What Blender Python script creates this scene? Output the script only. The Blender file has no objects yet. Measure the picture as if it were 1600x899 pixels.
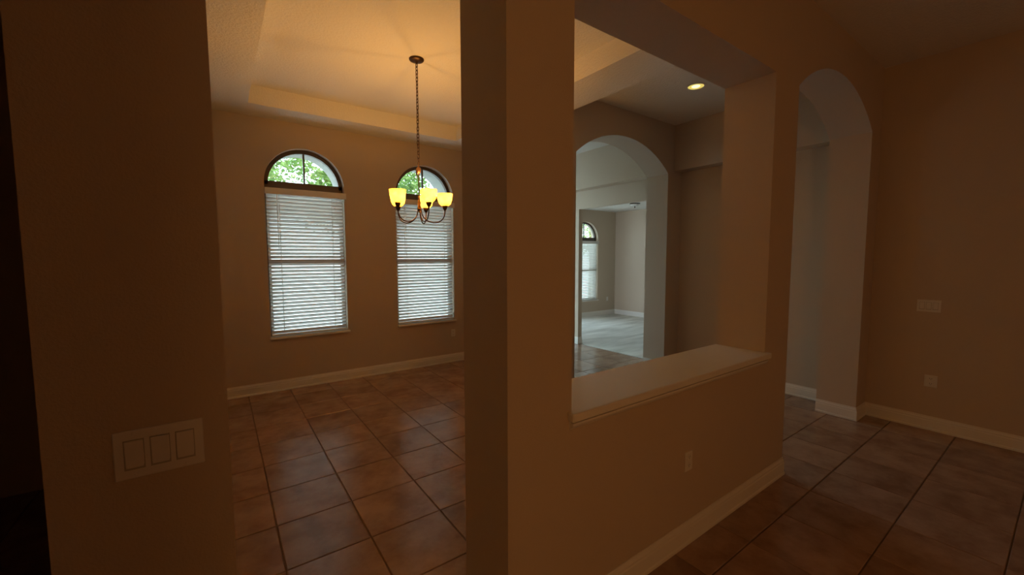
import bpy, bmesh, math, random
from mathutils import Vector, Matrix
from mathutils.geometry import tessellate_polygon
random.seed(7)
U = 0.45                      # one floor tile = 0.45 m; all layout numbers below are in tiles
scn = bpy.context.scene
COL = scn.collection

# ------------------------------------------------------------------ camera
F_PX, YAW, PITCH, ROLL, EYE = 637.67, 0.62179, -0.073233, 0.002787, 3.7208
fw = Vector((math.sin(YAW)*math.cos(PITCH), math.cos(YAW)*math.cos(PITCH), math.sin(PITCH)))
rt = Vector((math.cos(YAW), -math.sin(YAW), 0))
dn = -(rt.cross(fw))
r2 = rt*math.cos(ROLL) + dn*math.sin(ROLL)
d2 = -rt*math.sin(ROLL) + dn*math.cos(ROLL)
cam = bpy.data.objects.new('camera', bpy.data.cameras.new('camera'))
COL.objects.link(cam)
m = Matrix.Identity(4)
for i in range(3):
    m[i][0], m[i][1], m[i][2] = r2[i], -d2[i], -fw[i]
m[2][3] = EYE*U
cam.matrix_world = m
cam.data.sensor_fit = 'HORIZONTAL'; cam.data.sensor_width = 36
cam.data.lens = F_PX/1600*36
cam.data.clip_start = 0.02
scn.camera = cam

# ------------------------------------------------------------------ sky, exposure
w = bpy.data.worlds.new('sky'); scn.world = w; w.use_nodes = True
nt = w.node_tree; nt.nodes.clear()
sky = nt.nodes.new('ShaderNodeTexSky'); sky.sky_type = 'HOSEK_WILKIE'; sky.turbidity = 6.0
sky.sun_direction = (0.3, -0.5, 0.8); sky.ground_albedo = 0.35
bg = nt.nodes.new('ShaderNodeBackground'); bg.inputs[1].default_value = 37.0
wo = nt.nodes.new('ShaderNodeOutputWorld')
hs_ = nt.nodes.new('ShaderNodeHueSaturation'); hs_.inputs['Saturation'].default_value = 0.45
nt.links.new(sky.outputs[0], hs_.inputs['Color']); nt.links.new(hs_.outputs[0], bg.inputs[0]); nt.links.new(bg.outputs[0], wo.inputs[0])
vs = scn.view_settings
vs.view_transform = 'Standard'; vs.look = 'None'; vs.gamma = 1.0; vs.exposure = 0.0; vs.use_curve_mapping = False
scn.cycles.use_denoising = True
scn.cycles.max_bounces = 10; scn.cycles.diffuse_bounces = 6; scn.cycles.glossy_bounces = 4
scn.cycles.transparent_max_bounces = 12
scn.cycles.sample_clamp_indirect = 12.0

CHAND = 12.8                  # watts of each chandelier bulb
def portal(x, y, z, sx, sz, rx, rz):
    l = bpy.data.lights.new('window_portal', 'AREA'); l.shape = 'RECTANGLE'; l.size = sx*U; l.size_y = sz*U
    l.cycles.is_portal = True
    o = bpy.data.objects.new('window_portal', l); COL.objects.link(o)
    o.location = (x*U, y*U, z*U); o.rotation_euler = (rx, 0, rz)
# portals look into the house (area lights shine along their -Z)
R90 = math.pi/2
for (x, z, sx, sz, y) in ((2.10, 4.1, 2.1, 5.4, 13.3), (5.73, 4.1, 2.1, 5.4, 13.3), (18.49, 3.4, 2.1, 5.0, 18.3), (14.95, 3.0, 4.0, 6.0, 18.5), (10.3, 3.7, 3.5, 7.5, 16.35)):
    portal(x, y, z, sx, sz, -R90, 0)
portal(8.35, 14.75, 3.85, 2.3, 7.1, -R90, R90)

# ------------------------------------------------------------------ materials
def mat(name, col, rough=0.6, spec=0.4, metal=0.0):
    mt = bpy.data.materials.new(name); mt.use_nodes = True
    b = mt.node_tree.nodes['Principled BSDF']
    b.inputs['Base Color'].default_value = (*col, 1); b.inputs['Roughness'].default_value = rough
    b.inputs['Specular IOR Level'].default_value = spec; b.inputs['Metallic'].default_value = metal
    return mt
def nd(mt, t, **k):
    n = mt.node_tree.nodes.new(t)
    for a, v in k.items(): setattr(n, a, v)
    return n
def lk(mt, a, b): mt.node_tree.links.new(a, b)
def bump(mt, scale, dist, detail=3, kind='noise', strength=1.0, ramp=None):
    b = mt.node_tree.nodes['Principled BSDF']
    tc = nd(mt, 'ShaderNodeTexCoord')
    n = nd(mt, 'ShaderNodeTexNoise'); n.inputs['Scale'].default_value = scale; n.inputs['Detail'].default_value = detail
    lk(mt, tc.outputs['Object'], n.inputs['Vector'])
    out = n.outputs['Fac']
    if ramp:
        r = nd(mt, 'ShaderNodeValToRGB'); r.color_ramp.elements[0].position = ramp[0]; r.color_ramp.elements[1].position = ramp[1]
        lk(mt, out, r.inputs[0]); out = r.outputs[0]
    bp = nd(mt, 'ShaderNodeBump'); bp.inputs['Distance'].default_value = dist; bp.inputs['Strength'].default_value = strength
    lk(mt, out, bp.inputs['Height']); lk(mt, bp.outputs['Normal'], b.inputs['Normal'])
def mottled(mt, c1, c2, scale, detail=4, rand=0.0, lo=0.35, hi=0.65):
    b = mt.node_tree.nodes['Principled BSDF']
    tc = nd(mt, 'ShaderNodeTexCoord')
    n = nd(mt, 'ShaderNodeTexNoise'); n.inputs['Scale'].default_value = scale; n.inputs['Detail'].default_value = detail
    n.inputs['Roughness'].default_value = 0.62
    oi = nd(mt, 'ShaderNodeObjectInfo')
    if rand:
        ad = nd(mt, 'ShaderNodeVectorMath', operation='ADD')
        ml = nd(mt, 'ShaderNodeMath', operation='MULTIPLY'); ml.inputs[1].default_value = 37.0
        lk(mt, oi.outputs['Random'], ml.inputs[0]); lk(mt, tc.outputs['Object'], ad.inputs[0]); lk(mt, ml.outputs[0], ad.inputs[1])
        lk(mt, ad.outputs[0], n.inputs['Vector'])
    else: lk(mt, tc.outputs['Object'], n.inputs['Vector'])
    r = nd(mt, 'ShaderNodeValToRGB'); e = r.color_ramp.elements
    e[0].position = lo; e[0].color = (*c1, 1); e[1].position = hi; e[1].color = (*c2, 1)
    lk(mt, n.outputs['Fac'], r.inputs[0]); out = r.outputs[0]
    if rand:
        hs = nd(mt, 'ShaderNodeHueSaturation'); mr = nd(mt, 'ShaderNodeMapRange')
        mr.inputs[3].default_value = 1-rand; mr.inputs[4].default_value = 1+rand
        lk(mt, oi.outputs['Random'], mr.inputs[0]); lk(mt, mr.outputs[0], hs.inputs['Value']); lk(mt, out, hs.inputs['Color']); out = hs.outputs[0]
    lk(mt, out, b.inputs['Base Color'])
    return n

M = {}
M['wall'] = mat('wall_paint_taupe', (0.57, 0.475, 0.375), 0.55, 0.3); bump(M['wall'], 160, 0.0003, 2, ramp=(0.4, 0.65))
M['ceiling'] = mat('ceiling_knockdown_white', (0.76, 0.735, 0.69), 0.8, 0.2); bump(M['ceiling'], 55, 0.0016, 4, ramp=(0.42, 0.6))
M['trim'] = mat('trim_white_semigloss', (0.78, 0.76, 0.72), 0.35, 0.5)
M['plate'] = mat('plate_white_plastic', (0.74, 0.72, 0.68), 0.35, 0.5)
M['gap'] = mat('switch_gap_grey', (0.42, 0.40, 0.37), 0.6)
M['slot'] = mat('outlet_slot_dark', (0.05, 0.045, 0.04), 0.6)
M['tile'] = mat('ceramic_tile_brown', (0.34, 0.22, 0.14), 0.2, 0.75); mottled(M['tile'], (0.265, 0.155, 0.10), (0.41, 0.27, 0.19), 4.5, 6, rand=0.12); bump(M['tile'], 9, 0.0007, 3)
M['grout'] = mat('grout_brown', (0.16, 0.105, 0.07), 0.9, 0.1)
M['carpet'] = mat('carpet_grey_beige', (0.5, 0.48, 0.43), 0.95, 0.1); mottled(M['carpet'], (0.56, 0.55, 0.50), (0.84, 0.83, 0.78), 2.2, 3)
_mp = nd(M['carpet'], 'ShaderNodeMapping'); _mp.inputs['Scale'].default_value = (0.35, 1.8, 1); _mp.inputs['Rotation'].default_value = (0, 0, 0.5)
_ns = [n for n in M['carpet'].node_tree.nodes if n.type == 'TEX_NOISE'][0]; _l = _ns.inputs['Vector'].links[0]
lk(M['carpet'], _l.from_socket, _mp.inputs['Vector']); lk(M['carpet'], _mp.outputs[0], _ns.inputs['Vector']); bump(M['carpet'], 500, 0.004, 2)
M['frame'] = mat('window_frame_bronze', (0.11, 0.085, 0.065), 0.45, 0.4)
M['stucco'] = mat('stucco_pale', (0.50, 0.51, 0.49), 0.85, 0.2); bump(M['stucco'], 90, 0.003, 3)
M['slat'] = mat('blind_slat_white', (0.80, 0.79, 0.76), 0.4, 0.4)
M['cord'] = mat('blind_cord_white', (0.75, 0.74, 0.70), 0.8, 0.2)
M['bronze'] = mat('oil_rubbed_bronze', (0.075, 0.042, 0.024), 0.4, 0.5, 0.75)
M['copper'] = mat('antique_copper', (0.42, 0.22, 0.12), 0.3, 0.5, 0.8)
M['ground'] = mat('pale_paving', (0.6, 0.6, 0.58), 0.9, 0.1); mottled(M['ground'], (0.54, 0.55, 0.53), (0.66, 0.66, 0.64), 2.0)
M['bark'] = mat('bark', (0.16, 0.11, 0.075), 0.9, 0.1); bump(M['bark'], 14, 0.02)
M['leaf'] = mat('leaf_green', (0.2, 0.34, 0.09), 0.55, 0.3); mottled(M['leaf'], (0.12, 0.26, 0.06), (0.36, 0.46, 0.16), 3.0)
M['door'] = mat('door_white', (0.72, 0.70, 0.66), 0.4, 0.4)
def thin_glass():
    mt = bpy.data.materials.new('window_glass'); mt.use_nodes = True; n = mt.node_tree; n.nodes.clear()
    o = n.nodes.new('ShaderNodeOutputMaterial'); t = n.nodes.new('ShaderNodeBsdfTransparent'); g = n.nodes.new('ShaderNodeBsdfGlossy'); x = n.nodes.new('ShaderNodeMixShader')
    t.inputs[0].default_value = (0.88, 0.96, 0.93, 1); g.inputs['Roughness'].default_value = 0.02; x.inputs[0].default_value = 0.06
    n.links.new(t.outputs[0], x.inputs[1]); n.links.new(g.outputs[0], x.inputs[2]); n.links.new(x.outputs[0], o.inputs[0]); return mt
M['glass'] = thin_glass()
def glow(name, col, strength):
    mt = bpy.data.materials.new(name); mt.use_nodes = True; n = mt.node_tree; n.nodes.clear()
    o = n.nodes.new('ShaderNodeOutputMaterial'); e = n.nodes.new('ShaderNodeEmission'); e.inputs[0].default_value = (*col, 1); e.inputs[1].default_value = strength
    n.links.new(e.outputs[0], o.inputs[0]); return mt
M['bulb'] = glow('bulb_glow', (1.0, 0.72, 0.32), 3.0)
M['lamp'] = glow('downlight_lamp_glow', (1.0, 0.90, 0.50), 1.5)
M['reflector'] = glow('downlight_reflector_glow', (1.0, 0.78, 0.18), 0.8)
def shade_mat():
    mt = bpy.data.materials.new('amber_alabaster_glass'); mt.use_nodes = True; n = mt.node_tree; n.nodes.clear()
    o = n.nodes.new('ShaderNodeOutputMaterial'); t = n.nodes.new('ShaderNodeBsdfTranslucent'); d = n.nodes.new('ShaderNodeBsdfDiffuse')
    x = n.nodes.new('ShaderNodeMixShader'); a = n.nodes.new('ShaderNodeAddShader'); e = n.nodes.new('ShaderNodeEmission')
    tc = n.nodes.new('ShaderNodeTexCoord'); ns = n.nodes.new('ShaderNodeTexNoise'); ns.inputs['Scale'].default_value = 14; ns.inputs['Detail'].default_value = 5
    r = n.nodes.new('ShaderNodeValToRGB'); r.color_ramp.elements[0].position = .35; r.color_ramp.elements[0].color = (0.85, 0.60, 0.22, 1)
    r.color_ramp.elements[1].position = .65; r.color_ramp.elements[1].color = (1.0, 0.86, 0.48, 1)
    n.links.new(tc.outputs['Object'], ns.inputs['Vector']); n.links.new(ns.outputs[0], r.inputs[0])
    n.links.new(r.outputs[0], d.inputs[0])
    n.links.new(r.outputs[0], e.inputs[0]); e.inputs[1].default_value = 0.10
    x.inputs[0].default_value = 0.0
    dk = n.nodes.new('ShaderNodeMix'); dk.data_type = 'RGBA'; dk.blend_type = 'MULTIPLY'; dk.inputs[0].default_value = 1.0; dk.inputs[7].default_value = (.30, .23, .10, 1)
    n.links.new(r.outputs[0], dk.inputs[6]); n.links.new(dk.outputs[2], t.inputs[0])
    n.links.new(t.outputs[0], x.inputs[1]); n.links.new(d.outputs[0], x.inputs[2]); n.links.new(x.outputs[0], a.inputs[0]); n.links.new(e.outputs[0], a.inputs[1])
    n.links.new(a.outputs[0], o.inputs[0]); return mt
M['shade'] = shade_mat()
M['globe'] = glow('opal_globe_glow', (1.0, 0.45, 0.13), 34.0)

# ------------------------------------------------------------------ mesh helpers (inputs in tiles)
class MB:
    def __init__(s): s.v = []; s.f = []; s.smooth = False
    def add(s, vs, fs):
        n = len(s.v); s.v += [tuple(a) for a in vs]; s.f += [tuple(i+n for i in f) for f in fs]; return s
    def box(s, x0, x1, y0, y1, z0, z1):
        return s.add([(x0,y0,z0),(x1,y0,z0),(x1,y1,z0),(x0,y1,z0),(x0,y0,z1),(x1,y0,z1),(x1,y1,z1),(x0,y1,z1)],
                     [(0,3,2,1),(4,5,6,7),(0,1,5,4),(1,2,6,5),(2,3,7,6),(3,0,4,7)])
    def bbox(s, x0, x1, y0, y1, z0, z1, b):
        "box with all edges chamfered by b"
        bm = bmesh.new(); bmesh.ops.create_cube(bm, size=1)
        for v in bm.verts: v.co = Vector(((x0+x1)/2+v.co.x*(x1-x0), (y0+y1)/2+v.co.y*(y1-y0), (z0+z1)/2+v.co.z*(z1-z0)))
        bmesh.ops.bevel(bm, geom=bm.edges[:], offset=b, segments=2, profile=0.5, affect='EDGES')
        bm.verts.index_update(); r = s.add([v.co for v in bm.verts], [[v.index for v in f.verts] for f in bm.faces]); bm.free(); return r
    def lathe(s, prof, n=24, c=(0,0,0)):
        vs = []; fs = []; k = len(prof)
        for i in range(n):
            a = 2*math.pi*i/n
            for r, z in prof: vs.append((c[0]+r*math.cos(a), c[1]+r*math.sin(a), c[2]+z))
        for i in range(n):
            j = (i+1) % n
            for q in range(k-1): fs.append((i*k+q, j*k+q, j*k+q+1, i*k+q+1))
        s.smooth = True; return s.add(vs, fs)
    def tube(s, pts, r, n=8, closed=False):
        pts = [Vector(p) for p in pts]; N = len(pts); vs = []; fs = []
        ref = None
        for i, p in enumerate(pts):
            a = pts[(i-1) % N] if (closed or i > 0) else p; b = pts[(i+1) % N] if (closed or i < N-1) else p
            t = (b-a).normalized()
            if ref is None: ref = Vector((0,0,1)) if abs(t.z) < 0.9 else Vector((1,0,0))
            u = (ref - t*ref.dot(t)).normalized(); ref = u; q = t.cross(u)
            rr = r[i] if isinstance(r, (list, tuple)) else r
            for k in range(n):
                an = 2*math.pi*k/n; vs.append(p + u*math.cos(an)*rr + q*math.sin(an)*rr)
        for i in range(N if closed else N-1):
            j = (i+1) % N
            for k in range(n): l = (k+1) % n; fs.append((i*n+k, i*n+l, j*n+l, j*n+k))
        if not closed: fs += [tuple(range(n-1,-1,-1)), tuple((N-1)*n+k for k in range(n))]
        s.smooth = True; return s.add(vs, fs)
    def extrude(s, loops, fn, t0, t1):
        "2-D loops (first outer, rest holes) extruded from t0 to t1; fn(a,b,t)->xyz"
        flat = [p for l in loops for p in l]; n = len(flat)
        tri = tessellate_polygon([[Vector((a, b, 0)) for a, b in l] for l in loops])
        vs = [fn(a, b, t0) for a, b in flat] + [fn(a, b, t1) for a, b in flat]
        fs = [tuple(t) for t in tri] + [tuple(i+n for i in t[::-1]) for t in tri]
        o = 0
        for l in loops:
            k = len(l)
            for i in range(k): j = (i+1) % k; fs.append((o+i, o+j, n+o+j, n+o+i))
            o += k
        return s.add(vs, fs)
    def mesh(s, name):
        me = bpy.data.meshes.new(name); me.from_pydata([(x*U, y*U, z*U) for x, y, z in s.v], [], s.f)
        bm = bmesh.new(); bm.from_mesh(me); bmesh.ops.recalc_face_normals(bm, faces=bm.faces[:]); bm.to_mesh(me); bm.free()
        return me
    def build(s, name, material, parent=None, label=None, cat=None, group=None, kind=None, auto=40):
        me = s.mesh(name); me.materials.append(M[material])
        if s.smooth:
            for p in me.polygons: p.use_smooth = True
            if auto: me.set_sharp_from_angle(angle=math.radians(auto))
        return link(bpy.data.objects.new(name, me), parent, label, cat, group, kind)
def link(o, parent=None, label=None, cat=None, group=None, kind=None):
    COL.objects.link(o)
    if parent: o.parent = parent
    if label: o['label'] = label
    if cat: o['category'] = cat
    if group: o['group'] = group
    if kind: o['kind'] = kind
    return o
def empty(name, loc, label=None, cat=None, group=None, kind=None):
    o = bpy.data.objects.new(name, None); o.empty_display_size = 0.1
    o.location = [c*U for c in loc]
    return link(o, None, label, cat, group, kind)
def struct(mb, name, material, label, cat): return mb.build(name, material, None, label, cat, None, 'structure')
FY = lambda a, b, t: (a, t, b)      # wall in the X-Z plane, thickness along Y
FX = lambda a, b, t: (t, a, b)      # wall in the Y-Z plane
FZ = lambda a, b, t: (a, b, t)
def arc(cx, cz, r, a0, a1, n): return [(cx+r*math.cos(a0+(a1-a0)*i/n), cz+r*math.sin(a0+(a1-a0)*i/n)) for i in range(n+1)]
def rect(a0, a1, b0, b1): return [(a0,b0),(a1,b0),(a1,b1),(a0,b1)]

# ------------------------------------------------------------------ layout
CZ, DZ = 7.90, 7.46                   # main ceiling, dropped dining ceiling
YA, YA2 = 2.805, 3.565                # dividing wall
YB, YB2 = 7.80, 8.60                  # second arched wall
YW, YWG, YW2 = 12.95, 13.20, 14.20    # window wall: inside face, glass, outside face
XR, XH, XBK = 12.25, 12.42, 11.99     # right wall, hall wall, bulkhead face
YF, XF, FZC = 17.90, 21.17, 6.64      # carpeted room
EXT = 0.5

# ------------------------------------------------------------------ floor
floor = struct(MB().box(-9, XH+0.1, -9.5, 16.5, -0.3, -0.012), 'floor', 'grout', 'brown square ceramic tile floor with dark grout', 'floor')
g = 0.012; bv = 0.008
def tile_geo(mb, x, y):
    a, b = x+g/2, x+1-g/2; c, d = y+g/2, y+1-g/2
    mb.add([(a,c,-.02),(b,c,-.02),(b,d,-.02),(a,d,-.02),(a,c,-bv),(b,c,-bv),(b,d,-bv),(a,d,-bv),(a+bv,c+bv,0),(b-bv,c+bv,0),(b-bv,d-bv,0),(a+bv,d-bv,0)],
           [(0,1,5,4),(1,2,6,5),(2,3,7,6),(3,0,4,7),(4,5,9,8),(5,6,10,9),(6,7,11,10),(7,4,8,11),(8,9,10,11)])
tm = MB(); tile_geo(tm, -.5, -.5); tme = tm.mesh('tile'); tme.materials.append(M['tile'])
rest = MB(); TX, TY = 0.4903, 0.3209
def seen(i, j):
    x0, y0 = TX+i, TY+j
    if y0 >= 3.2: 
        if x0 < 7.4: return x0 > -1.4 and y0 < 12.9
        return x0 < XH and (y0 < 7.9 or (y0 < 13.4 and x0 > 8.4))
    return x0 > -0.6 and y0 > -0.7 and not (x0 < 2.4 and y0 < 0.3)
for i in range(-10, 12):
    for j in range(-10, 16):
        if seen(i, j):
            o = bpy.data.objects.new('tile', tme); o.location = ((TX+i+.5)*U, (TY+j+.5)*U, 0); link(o, floor)
        elif -9 < TX+i < 11.5 and -9.5 < TY+j < 15.5: tile_geo(rest, TX+i, TY+j)
rest.build('tile_field', 'tile', floor, kind='stuff')
struct(MB().box(XH+0.1, XF+EXT, 4.0, YF+EXT, -0.3, 0.01), 'floor_carpet', 'carpet', 'pale grey carpet of the far room', 'carpet')
struct(MB().box(-60, 90, YW2, 110, -0.6, -0.35), 'ground', 'ground', 'paving outside the windows, made pale to brighten the blind gaps', 'paving')  # pale surface put in to bounce daylight and whiten the blind gaps

# ------------------------------------------------------------------ ceilings
struct(MB().box(-9.5, XF+EXT, -9.8, YF+EXT, CZ, CZ+0.4), 'ceiling', 'ceiling', 'white textured main ceiling', 'ceiling')
TR = (0.735, 6.36, 4.62, 11.92)
struct(MB().extrude([rect(-0.36, 7.5, YA2-.01, YW+.01), rect(*TR)], FZ, DZ, CZ+.01), 'ceiling_tray', 'ceiling', 'dropped ceiling border around the dining room tray recess', 'ceiling')
struct(MB().box(XH+0.2, XF+.1, 4.0, YF+.1, FZC, FZC+0.3), 'ceiling_far', 'ceiling', 'flat white ceiling of the carpeted room', 'ceiling')

# ------------------------------------------------------------------ walls
def arch_notch(x0, x1, cx, cz, r, n=40):
    a0 = math.acos((x0-cx)/r); a1 = math.acos((x1-cx)/r)
    return [(x0, -.02)] + arc(cx, cz, r, a0, a1, n) + [(x1, -.02)]
OPZ = 6.463
PT = (2.716, 6.853)
outer = [(-.723, -.02), (0.005, -.02), (0.005, OPZ), (1.96, OPZ), (1.96, -.02)] + arch_notch(7.69, 11.60, 9.61, 3.93, 3.18) + [(XH, -.02), (XH, CZ+.02), (-.723, CZ+.02)]
wall_d = struct(MB().extrude([outer, rect(PT[0], PT[1], 2.14, OPZ)], FY, YA, YA2), 'wall_divider', 'wall',
       'taupe dividing wall with tall opening, pass-through and arch', 'wall')
outer = [(7.5, -.02)] + arch_notch(7.65, 11.69, 9.61, 4.07, 3.09) + [(XH, -.02), (XH, CZ+.02), (7.5, CZ+.02)]
struct(MB().extrude([outer], FY, YB, YB2), 'wall_arch', 'wall', 'arched wall between the hall and the entry', 'wall')
def win_loop(x0, x1, z0, top, n=32, grow=0.0):
    cx = (x0+x1)/2; rx = (x1-x0)/2; sp = top-rx
    return [(x0, z0), (x1, z0)] + [(cx+rx*math.cos(math.pi*i/n), sp+rx*math.sin(math.pi*i/n)) for i in range(n+1)]
W1 = (1.08, 3.125, 1.515, 6.785); W2 = (4.69, 6.755, 1.515, 6.785); W3 = (17.45, 19.53, 1.02, 5.90); W4 = (13.6, 16.9, 0.1, 5.9)
struct(MB().extrude([rect(-.8, 7.6, -.3, CZ+.02), win_loop(*W1), win_loop(*W2)], FY, YW, YWG+.1), 'wall_window', 'wall', 'dining room wall with two arched windows', 'wall')
ext = struct(MB().extrude([rect(-.8, 7.6, -.4, CZ+.4), win_loop(*W1), win_loop(*W2)], FY, YWG+.1, YWG+.2), 'wall_exterior', 'stucco', 'pale stucco outside of the window wall', 'wall')
for W in (W1, W2):
    cx = (W[0]+W[1])/2; r = (W[1]-W[0])/2; sp = W[3]-r; a = [math.pi*i/32 for i in range(33)]
    hood = [(cx+(r+.45)*math.cos(t), sp+(r+.45)*math.sin(t)) for t in a] + [(cx-r*math.cos(t), sp+r*math.sin(t)) for t in a]
    MB().extrude([hood], FY, YWG+.19, YW2).build('arch_hood', 'stucco', ext)
struct(MB().box(-.723, -.35, YA2, YW, -.02, CZ+.02), 'wall_left', 'wall', 'left side wall of the dining room', 'wall')
struct(MB().box(7.5, 7.6, YB2, 13.2, -.02, CZ+.02).box(7.5, 8.5, 13.2, 13.4, -.4, CZ+.02).extrude([rect(13.4, 16.3, -.4, CZ+.02), rect(13.6, 15.9, .3, 7.4)], FX, 8.4, 8.5), 'wall_dining_right', 'wall', 'wall between dining room and entry', 'wall')
# right side: foyer wall, hall wall with bulkhead, wall with the cased opening to the carpeted room
struct(MB().box(XR, XR+.4, -9.8, YA, -.02, CZ+.02), 'wall_right', 'wall', 'taupe right wall of the foyer with switches', 'wall')
struct(MB().box(XH, XH+.2, YA, YB+.05, -.02, CZ+.02), 'wall_hall', 'wall', 'recessed lower wall of the hall', 'wall')
struct(MB().box(XBK, XH+.02, YA2, YB, 6.47, CZ+.02), 'wall_bulkhead', 'wall', 'bulkhead above the hall wall', 'wall')
struct(MB().box(XBK, XH+.02, YB2, 16.3, 6.47, CZ+.02), 'wall_bulkhead_entry', 'wall', 'bulkhead above the opening to the carpeted room', 'wall')
OY0, OY1, OHZ = 8.95, 12.47, 5.74
struct(MB().extrude([[(YB, -.02), (OY0, -.02), (OY0, OHZ), (OY1, OHZ), (OY1, -.02), (16.3, -.02), (16.3, CZ+.02), (YB, CZ+.02)]], FX, XH, XH+.22), 'wall_entry_right', 'wall', 'entry wall with the cased opening to the carpeted room', 'wall')
# entry front wall with glazed door opening, hidden from this camera
struct(MB().extrude([[(8.4, -.3), (8.6, -.3), (8.6, 7.5), (12.0, 7.5), (12.0, -.3), (XH+.2, -.3), (XH+.2, CZ), (8.4, CZ)]], FY, 16.0, 16.3), 'wall_front', 'wall', 'entry front wall around the glazed door', 'wall')
struct(MB().extrude([rect(XH+.2, XF+EXT, -.3, CZ), win_loop(*W3), rect(*W4)], FY, YF, YF+.55), 'wall_far_window', 'wall', 'carpeted room wall with arched windows', 'wall')
struct(MB().box(XF, XF+EXT, 4, YF, -.02, CZ), 'wall_far_right', 'wall', 'right wall of the carpeted room', 'wall')
struct(MB().box(XH+.2, XF+EXT, 3.6, 4.0, -.3, CZ), 'wall_far_near', 'wall', 'near wall of the carpeted room', 'wall')
# rooms behind the camera and the dark hallway on the left
struct(MB().box(-3.4, -3.0, YA, 10, -.02, CZ).box(-3.0, -.723, 9.6, 10, -.02, CZ), 'wall_hallway', 'wall', 'walls of the unlit hallway', 'wall')
struct(MB().box(-9.5, -3.0, YA, YA+.4, -.02, CZ), 'wall_great_room', 'wall', 'wall of the great room left of the hallway', 'wall')
struct(MB().box(-9.5, -9, -9.8, YA, -.02, CZ), 'wall_great_left', 'wall', 'left wall of the great room', 'wall')
struct(MB().box(-9.5, XR+.4, -9.8, -9.2, -.3, CZ), 'wall_back', 'wall', 'back wall of the great room', 'wall')
struct(MB().box(-9.0, -0.80, -2.6, -2.2, -.02, CZ), 'wall_light_blocker', 'wall', 'unseen wall added to shade the wall left of the opening', 'wall')  # added out of view; its edge casts the soft shade on the left wall

# ------------------------------------------------------------------ baseboards
PROF = [(0,0), (.042,0), (.042,.035), (.030,.05), (.030,.205), (.022,.222), (.024,.245), (.012,.275), (.010,.30), (0,.30)]
def sweep(pts, prof=PROF, closed=False):
    "profile (out, up) swept along a floor polyline; out is to the RIGHT of travel"
    mb = MB(); P = [Vector((x, y)) for x, y in pts]; n = len(P); k = len(prof); vs = []
    for i, p in enumerate(P):
        d0 = (P[i]-P[i-1]).normalized() if i else None; d1 = (P[i+1]-P[i]).normalized() if i < n-1 else None
        n0 = Vector((d0.y, -d0.x)) if d0 else None; n1 = Vector((d1.y, -d1.x)) if d1 else None
        if n0 is None: o = n1
        elif n1 is None: o = n0
        else: o = (n0+n1); o = o / (o.length_squared/2)
        for a, z in prof: q = p+o*a; vs.append((q.x, q.y, z))
    fs = []
    for i in range(n-1):
        for j in range(k): l = (j+1) % k; fs.append((i*k+j, i*k+l, (i+1)*k+l, (i+1)*k+j))
    fs += [tuple(range(k)), tuple((n-1)*k+j for j in range(k-1, -1, -1))]
    return mb.add(vs, fs)
def base(name, pts, label): struct(sweep(pts), 'baseboard_'+name, 'trim', label, 'baseboard')
base('window', [(-.35, YW), (7.5, YW)], 'white baseboard under the arched dining windows')
base('divider', [(1.96, YA2), (1.96, YA), (7.69, YA), (7.69, YA2)][::-1][::-1], 'white baseboard along the half wall')
base('left', [(-.723, YA), (0.005, YA), (0.005, YA2)], 'white baseboard under the switch beside the opening')
base('right', [(11.60, YA2), (11.60, YA), (XR, YA), (XR, -9.2)], 'white baseboard of the arch pier and right wall')
base('hall', [(XH, YB), (XH, YA2)], 'white baseboard of the recessed hall wall')
base('arch', [(11.69, YB2), (11.69, YB), (XH, YB)], 'white baseboard of the farther arch pier')
base('entry', [(XH, 16.0), (XH, OY1), (XH+.22, OY1)], 'white baseboard beside the carpeted room opening')
base('far', [(XH+.22, YF), (XF, YF), (XF, 4)], 'white baseboard around the carpeted room')

# pass-through ledge
lg = empty('trim_ledge', (4.8, 3.1, 2.06), 'white painted ledge of the pass-through with moulding below', 'ledge', kind='structure')
def child(mb, name, material, parent, **k):
    o = mb.build(name, material, parent, **k); o.matrix_parent_inverse = Matrix.Translation(-Vector(parent.location)); return o
lm_ = MB(); lm_.bbox(PT[0]-.055, PT[1]+.05, YA-.085, YA-.001, 2.15, 2.235, .012)
lm_.box(PT[0]+.002, PT[1]-.002, YA-.02, YA2+.012, 2.142, 2.2345)
child(lm_, 'ledge_board', 'trim', lg)
for s in (0,):
    pr = [(0,0), (.016,0), (.034,.02), (.050,.045), (.052,.066), (.020,.070), (.018,.092), (0,.092)]
    if s == 0: mm = sweep([(PT[0]-.03, YA), (PT[1]+.02, YA)], pr)
    else: mm = sweep([(PT[1]+.02, YA2), (PT[0]-.03, YA2)], pr)
    mm.v = [(x, y, z+2.058) for x, y, z in mm.v]
    child(mm, 'moulding', 'trim', lg)

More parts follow.
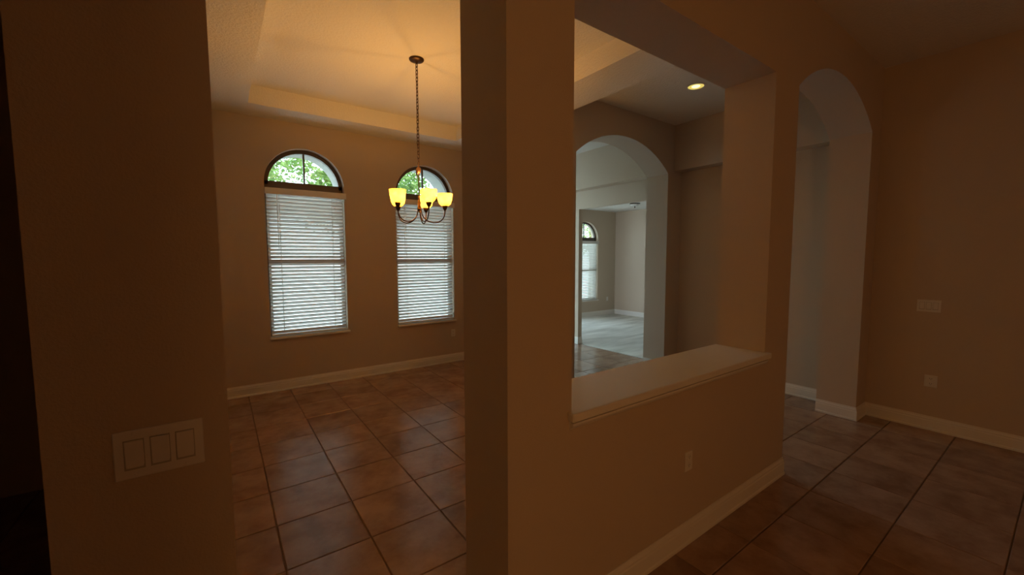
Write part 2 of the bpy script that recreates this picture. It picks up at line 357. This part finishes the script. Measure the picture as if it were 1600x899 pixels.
# ------------------------------------------------------------------ windows
def window(n, W, yg, label, parts=True):
    x0, x1, z0, top = W; cx = (x0+x1)/2; r = (x1-x0)/2; sp = top-r
    e = empty('window_%d' % n, (cx, yg, z0), label, 'window', kind='structure')
    f = .105; y0, y1 = yg-.06, yg+.06; zb = sp-.02
    ring = MB(); N = 32
    ou = [(x0+.001, zb)] + [(cx-(r-.001)*math.cos(math.pi*i/N), sp+(r-.001)*math.sin(math.pi*i/N)) for i in range(N+1)] + [(x1-.001, zb)]
    inn = [(x1-f, zb)] + [(cx+(r-f)*math.cos(math.pi*i/N), sp+(r-f)*math.sin(math.pi*i/N)) for i in range(N+1)] + [(x0+f, zb)]
    ring.extrude([ou+inn], FY, y0, y1); child(ring, 'lunette_frame', 'frame', e)
    child(MB().box(x0+.001, x1-.001, y0, y1, sp-.20, sp+.09), 'transom_bar', 'frame', e)
    child(MB().box(cx-.022, cx+.022, y0+.02, y1-.02, sp+.085, top-f+.01), 'mullion', 'frame', e)
    child(MB().box(x0+.001, x0+f, y0, y1, z0, sp-.15).box(x1-f, x1-.001, y0, y1, z0, sp-.15).box(x0+f, x1-f, y0, y1, z0, z0+.10), 'window_frame', 'frame', e)
    zm = z0 + (sp-z0)*.49
    child(MB().box(x0+f, x1-f, y0-.03, y1, zm-.07, zm+.07), 'meeting_rail', 'frame', e)
    for nm, a, b in (('lower_pane', z0+.1, zm-.07), ('upper_pane', zm+.07, sp-.16)):
        child(MB().box(x0+f, x1-f, yg-.006, yg+.006, a, b), nm, 'glass', e)
    for sgn in (-1, 1):
        lo = [(cx+sgn*.022, sp+.09)] + [(cx+sgn*(r-f)*math.sin(math.pi/2*i/16)*1.0, max(sp+.09, sp+(r-f)*math.cos(math.pi/2*i/16))) for i in range(1, 17)]
        lo.insert(1, (cx+sgn*.022, sp+r-f))
        child(MB().extrude([lo], FY, yg-.006, yg+.006), 'lunette_pane', 'glass', e)
    child(MB().bbox(x0-.02, x1+.045, yg-.33, yg-.06, z0-.045, z0+.015, .01), 'window_sill', 'trim', e)
    return e
window(1, W1, YWG, 'arched dining window farther from the half wall column')
window(2, W2, YWG, 'arched dining window behind the chandelier')
window(3, W3, YF+.25, 'arched window of the carpeted room')
e = empty('door_added_daylight', (15.25, YF+.3, 0.1), 'unseen glazed door added to bring more daylight into the carpeted room', 'door', kind='structure')  # added out of view to brighten the carpet and far walls
child(MB().extrude([rect(13.6, 16.9, .1, 5.9), rect(13.7, 15.2, .2, 5.8), rect(15.3, 16.8, .2, 5.8)], FY, YF+.25, YF+.35), 'door_frame', 'frame', e)
for x0 in (13.7, 15.3): child(MB().box(x0, x0+1.5, YF+.29, YF+.30, .2, 5.8), 'door_pane', 'glass', e)
def blind(W, yc, label, overhang=0.0, tilt=-52):
    x0, x1, z0, top = W; r = (x1-x0)/2; sp = top-r
    e = empty('window_blind', ((x0+x1)/2, yc, z0), label, 'blind', 'white slatted window blinds')
    zt = sp-.13
    child(MB().bbox(x0+.004, x1+overhang, yc-.15, yc-.115, zt-.17, zt, .008), 'valance', 'slat', e)
    child(MB().box(x0+.02, x1-.02, yc-.10, yc+.06, zt-.12, zt-.005), 'headrail', 'slat', e)
    wd, th = .056, .004; t = math.radians(tilt); xa, xb = x0+.035, x1-.03
    sm = MB(); pts = []
    for q in (-1, -.33, .33, 1): pts.append((q*wd, (1-q*q)*.006))
    prof = [(a, b+th) for a, b in pts] + [(a, b-th) for a, b in pts[::-1]]
    prof = [(a*math.cos(t)-b*math.sin(t), a*math.sin(t)+b*math.cos(t)) for a, b in prof]
    vs = [(xa-(x0+x1)/2, a, b) for a, b in prof] + [(xb-(x0+x1)/2, a, b) for a, b in prof]
    sm.add(vs, [(i, (i+1) % 8, 8+(i+1) % 8, 8+i) for i in range(8)] + [tuple(range(7,-1,-1)), tuple(range(8,16))])
    me = sm.mesh('slat'); me.materials.append(M['slat'])
    zb = z0+.14; ztop = zt-.19; n = int((ztop-zb)/.0985)
    for i in range(n+1):
        o = bpy.data.objects.new('slat', me); link(o, e); o.location = (0, 0, (zb+(ztop-zb)*i/n-z0)*U)
    child(MB().bbox(xa, xb, yc-.055, yc+.055, z0+.04, z0+.085, .008), 'bottom_rail', 'slat', e)
    for fx in (.155, .84):
        x = xa+(xb-xa)*fx
        for dy in (-.062, .062): child(MB().box(x-.006, x+.006, yc+dy-.003, yc+dy+.003, z0+.06, zt-.1), 'ladder_cord', 'cord', e)
    xw = x0+.29
    child(MB().tube([(xw, yc-.085, zt-.12), (xw, yc-.083, zt-1.65)], .009, 6), 'tilt_wand', 'slat', e)
    xl = x1-.26
    child(MB().tube([(xl, yc-.078, zt-.12), (xl, yc-.078, zt-.42)], .004, 5).lathe([(0,-.05),(.013,-.045),(.008,0),(0,0)], 8, (xl, yc-.078, zt-.42)), 'lift_cord', 'cord', e)
    return e
blind(W1, YWG-.165, 'white slatted blind on the dining window away from the chandelier', .045)
blind(W2, YWG-.165, 'white slatted blind on the dining window behind the chandelier', .02)
blind(W3, YF+.09, 'white slatted blind on the arched window of the carpeted room', .01)

# entry door glazing (hidden from this camera)
e = empty('door_1', (10.3, 16.15, 0), 'glazed double entry door with bronze frames', 'door', kind='structure')
for x0 in (8.6, 10.3):
    d = child(MB().extrude([rect(x0+.005, x0+1.695, .02, 7.49), rect(x0+.14, x0+1.56, .3, 7.3)], FY, 16.1, 16.2), 'door_leaf', 'frame', e)
    child(MB().box(x0+.14, x0+1.56, 16.145, 16.155, .3, 7.3), 'door_pane', 'glass', e)

e = empty('window_4', (8.45, 14.75, .3), 'unseen tall window added to bring more daylight into the entry', 'window', kind='structure')  # added out of view so more daylight reaches the farther arch jamb
child(MB().extrude([rect(13.6, 15.9, .3, 7.4), rect(13.68, 15.82, .38, 7.32)], FX, 8.42, 8.48), 'window_frame', 'frame', e)
child(MB().box(8.445, 8.455, 13.68, 15.82, .38, 7.32), 'pane', 'glass', e)

# ------------------------------------------------------------------ switches and outlets
def local(e): return lambda mb, n, m_: mb.build(n, m_, e)
def switch(loc, rz, label):
    e = empty('light_switch', loc, label, 'switch'); e.rotation_euler.z = rz; L = local(e)
    L(MB().bbox(-.183, .183, -.014, 0, -.128, .128, .006), 'plate', 'plate')
    for k in (-1, 0, 1):
        c = k*.103
        L(MB().box(c-.041, c+.041, -.0155, -.013, -.079, .079), 'rocker_bezel', 'gap')
        r = MB().bbox(c-.037, c+.037, -.021, -.012, -.075, .075, .004)
        r.v = [(x, y-(.006*z/.075), z) for x, y, z in r.v]
        L(r, 'rocker', 'plate')
        for z in (-.108, .108): L(MB().lathe([(0,0),(.006,0),(.005,.002),(0,.002)], 8), 'screw', 'plate').matrix_local = Matrix.Translation((c*U, -.0145*U, z*U)) @ Matrix.Rotation(R90, 4, 'X')
def outlet(loc, rz, label, wd=.082):
    e = empty('wall_outlet', loc, label, 'outlet', 'wall outlets'); e.rotation_euler.z = rz; L = local(e)
    L(MB().bbox(-wd, wd, -.014, 0, -.128, .128, .006), 'plate', 'plate')
    for s in (-1, 1):
        r = L(MB().bbox(-.037, .037, -.019, -.01, s*.055-.034, s*.055+.034, .005), 'receptacle', 'plate')
        for dx in (-.015, .015): MB().box(dx-.003, dx+.003, -.0196, -.018, s*.055-.006, s*.055+.018).build('slot', 'slot', r)
        MB().box(-.005, .005, -.0196, -.018, s*.055-.024, s*.055-.014).build('slot', 'slot', r)
switch((-.296, YA, 2.713), 0, 'three-gang rocker switch plate beside the tall opening to the dining room')
switch((XR, 1.85, 2.67), -R90, 'three-gang rocker switch plate on the wall beyond the arch, above an outlet')
outlet((4.785, YA, 1.11), 0, 'white duplex outlet low on the half wall under the ledge')
outlet((XR, 1.74, 1.06), -R90, 'white outlet below the switch plate on the wall beside the arch', .10)
outlet((6.685, YW, 1.045), 0, 'white duplex outlet beside the window behind the chandelier')
outlet((20.45, YF, 1.03), 0, 'white duplex outlet on the far wall of the carpeted room')

# ------------------------------------------------------------------ chandelier
HX, HY = 3.575, 8.42
ch = empty('chandelier', (HX, HY, CZ), 'bronze five-arm chandelier with glowing amber glass shades on a long chain', 'chandelier')
L = local(ch)
L(MB().lathe([(0,-.001),(.155,-.001),(.155,-.02),(.14,-.038),(.09,-.055),(.03,-.065),(.022,-.10),(0,-.10)], 28), 'canopy', 'bronze')
z1, z2 = -.09, 5.70-CZ
lk_m = MB(); lr, lh = .022, .044
lk_m.tube([(lr*math.cos(a), 0, (lh if math.sin(a) > 0 else -lh)*.45+lh*.62*math.sin(a)) for a in [2*math.pi*i/14 for i in range(14)]],   .0078, 6, True)
lme = lk_m.mesh('chain_link'); lme.materials.append(M['bronze'])
for p in lme.polygons: p.use_smooth = True
n = 29
for i in range(n):
    o = bpy.data.objects.new('chain_link', lme); link(o, ch); o.location = (0, 0, (z1+(z2-z1)*(i+.5)/n)*U); o.rotation_euler = (0, .06*(-1)**i, (0.5 if i % 2 else 0.5+R90) + random.uniform(-.2, .2))
L(MB().tube([(.012*math.sin(i*.9), .012*math.cos(i*.9), z1+(z2-z1)*i/40) for i in range(41)], .0035, 5), 'lamp_wire', 'copper')
zc = 5.60-CZ
L(MB().lathe([(0,.12),(.018,.11),(.014,.07),(.04,.05),(.052,.0),(.04,-.05),(.016,-.075),(.02,-.10),(0,-.11)], 16, (0,0,zc)), 'knob_ornament', 'copper')
L(MB().tube([(.05*math.cos(a)-.02, .01*math.sin(3*a), zc+.05*math.sin(a)) for a in [2*math.pi*i/20 for i in range(20)]], .008, 6, True), 'loop', 'bronze')
L(MB().tube([(-.045,-.01,zc-.01), (-.06,-.02,zc-.07), (-.05,-.03,zc-.13), (-.058,-.03,zc-.19)], [.008,.015,.013,.004], 7), 'hanging_tail', 'bronze')
L(MB().tube([(0,0,zc-.1), (0,0,4.80-CZ)], .013, 10), 'stem', 'bronze')
L(MB().lathe([(0,.22),(.016,.22),(.02,.16),(.034,.12),(.026,.05),(.04,.02),(.045,-.03),(.022,-.06),(.012,-.09),(0,-.10)], 18, (0,0,4.80-CZ)), 'hub', 'bronze')
CR = .55; th0 = math.radians(15)
rv, fv = Vector((math.cos(YAW), -math.sin(YAW), 0)), Vector((math.sin(YAW), math.cos(YAW), 0))
arm = MB(); pts = []
ctrl = [Vector((.03,0,4.78)), Vector((.075,0,4.62)), Vector((.19,0,4.515)), Vector((.33,0,4.485)), Vector((.46,0,4.53)), Vector((.535,0,4.64)), Vector((CR,0,4.745))]
for i in range(len(ctrl)-1):
    p0 = ctrl[max(i-1,0)]; p1 = ctrl[i]; p2 = ctrl[i+1]; p3 = ctrl[min(i+2, len(ctrl)-1)]
    for k in range(5):
        t = k/5; pts.append(.5*((2*p1)+(p2-p0)*t+(2*p0-5*p1+4*p2-p3)*t*t+(3*p1-p0-3*p2+p3)*t**3))
pts.append(ctrl[-1])
ame = None
bowl = [(.030,.0),(.088,.012),(.126,.05),(.149,.105),(.161,.175),(.168,.262),(.168,.264),(.161,.262),(.151,.187),(.134,.118),(.108,.06),(.072,.018),(.028,.006)]
for k in range(5):
    a = th0+2*math.pi*k/5; dv = rv*math.cos(a)+fv*math.sin(a); ang = math.atan2(dv.y, dv.x); c, s = math.cos(ang), math.sin(ang)
    A = L(MB().tube([(q.x*c, q.x*s, q.z-CZ) for q in pts], .0125, 8), 'arm', 'bronze')
    bx, by, bz = CR*c, CR*s, 4.845-CZ
    MB().lathe([(0,-.11),(.012,-.11),(.018,-.085),(.04,-.06),(.056,-.01),(.058,.012),(.03,.016),(0,.016)], 16, (bx,by,bz)).build('shade_holder', 'bronze', A)
    MB().lathe(bowl[:7], 28, (bx,by,bz+.008)).build('glass_shade', 'shade', A, auto=0)
    MB().lathe([(0,.02),(.022,.02),(.024,.05),(.036,.075),(.036,.095),(.024,.115),(0,.122)], 14, (bx,by,bz)).build('bulb', 'bulb', A, auto=0)
    l = bpy.data.lights.new('bulb_light', 'POINT'); l.energy = CHAND; l.color = (1.0, 0.485, 0.12); l.shadow_soft_size = .02
    lo = bpy.data.objects.new('bulb_light', l); link(lo, A); lo.location = (bx*U, by*U, (bz+.185)*U)

# recessed downlight in the hall ceiling
rx_, ry_ = 9.70, 5.77
rl = empty('recessed_downlight', (rx_, ry_, CZ), 'lit round recessed downlight in the hall ceiling', 'downlight'); L = local(rl)
L(MB().lathe([(.185,-.001),(.235,-.001),(.232,-.014),(.195,-.018),(.183,-.008),(.183,-.001)], 32), 'trim_ring', 'trim')
L(MB().lathe([(.185,-.003),(.10,-.003)], 32), 'reflector', 'reflector')
L(MB().lathe([(.10,-.003),(.09,-.012),(.06,-.02),(0,-.024)], 32), 'lamp_lens', 'lamp')
l = bpy.data.lights.new('downlight_lamp', 'SPOT'); l.energy = 5; l.color = (1, .68, .30); l.spot_size = 2.2; l.spot_blend = .8; l.shadow_soft_size = .06
lo = bpy.data.objects.new('downlight_lamp', l); link(lo, rl); lo.location = (0, 0, -.03*U)

# flush ceiling light in the carpeted room
fl = empty('flush_ceiling_light', (18.53, 14.36, FZC), 'small dark flush ceiling light with a pointed finial in the carpeted room', 'ceiling light'); L = local(fl)
L(MB().lathe([(0,-.001),(.27,-.001),(.28,-.03),(.25,-.05),(0,-.05)], 28), 'canopy', 'bronze')
L(MB().lathe([(.25,-.05),(.22,-.10),(.14,-.14),(.0,-.155)], 28), 'glass_bowl', 'plate')
L(MB().lathe([(0,-.15),(.03,-.155),(.02,-.18),(.035,-.20),(.012,-.24),(0,-.26)], 12), 'finial', 'bronze')

# unseen globe lamp behind the camera, added to warm the foyer walls
gl = empty('lamp_added_fill', (-1.5, -6.0, 0), 'unseen globe lamp added as warm fill light for the foyer', 'lamp'); L = local(gl)
L(MB().lathe([(0,0),(.34,0),(.34,.03),(.3,.05),(.04,.08),(0,.08)], 28), 'base', 'bronze')
L(MB().tube([(0,0,.06), (0,0,2.98)], .03, 10), 'pole', 'bronze')
L(MB().lathe([(.44*math.sin(math.pi*i/16), -.44*math.cos(math.pi*i/16)) for i in range(17)], 28, (0,0,3.4)), 'glass_globe', 'globe', )

# ------------------------------------------------------------------ trees outside
def tree(x, y, h, label, n=2600, spread=(3.2, 2.2, 3.0), seed=1):
    rng = random.Random(seed)
    e = empty('garden_tree', (x, y, -.35), label, 'tree', 'garden trees outside the windows'); L = local(e)
    tr = MB(); tr.tube([(0,0,-.02), (.1,.05,h*.3), (-.05,.1,h*.6), (.05,0,h*.85)], [.28,.22,.15,.06], 8)
    for q in range(7):
        a = q*2.4; z = h*(.35+.07*q); tr.tube([(0,.05,z), (math.cos(a)*1.2, math.sin(a)*.9, z+.7), (math.cos(a)*2.2, math.sin(a)*1.5, z+1.0)], [.09,.06,.02], 6)
    L(tr, 'trunk', 'bark')
    lf = MB()
    cl = [(rng.gauss(0,.45)*spread[0], rng.gauss(0,.45)*spread[1], h*.66+rng.gauss(0,.5)*spread[2]) for _ in range(46)]
    for _ in range(n):
        c = rng.choice(cl); p = Vector((c[0]+rng.gauss(0,.42), c[1]+rng.gauss(0,.42), max(.6, c[2]+rng.gauss(0,.42))))
        d = Vector((rng.gauss(0,1), rng.gauss(0,1), rng.gauss(0,.6))).normalized(); u = d.orthogonal().normalized(); s = rng.uniform(.10,.19)
        v = d.cross(u)
        lf.add([p-d*s, p+v*s*.42+u*.02, p+d*s, p-v*s*.42+u*.02], [(0,1,2,3)])
    o = L(lf, 'foliage', 'leaf'); o['kind'] = 'stuff'
tree(6.6, 23.0, 12.5, 'broad leafy green tree outside the two dining windows', n=9500, spread=(6.0, 2.2, 2.0), seed=3)
tree(29.6, 28.0, 11.0, 'leafy green tree outside the carpeted room window', seed=8)
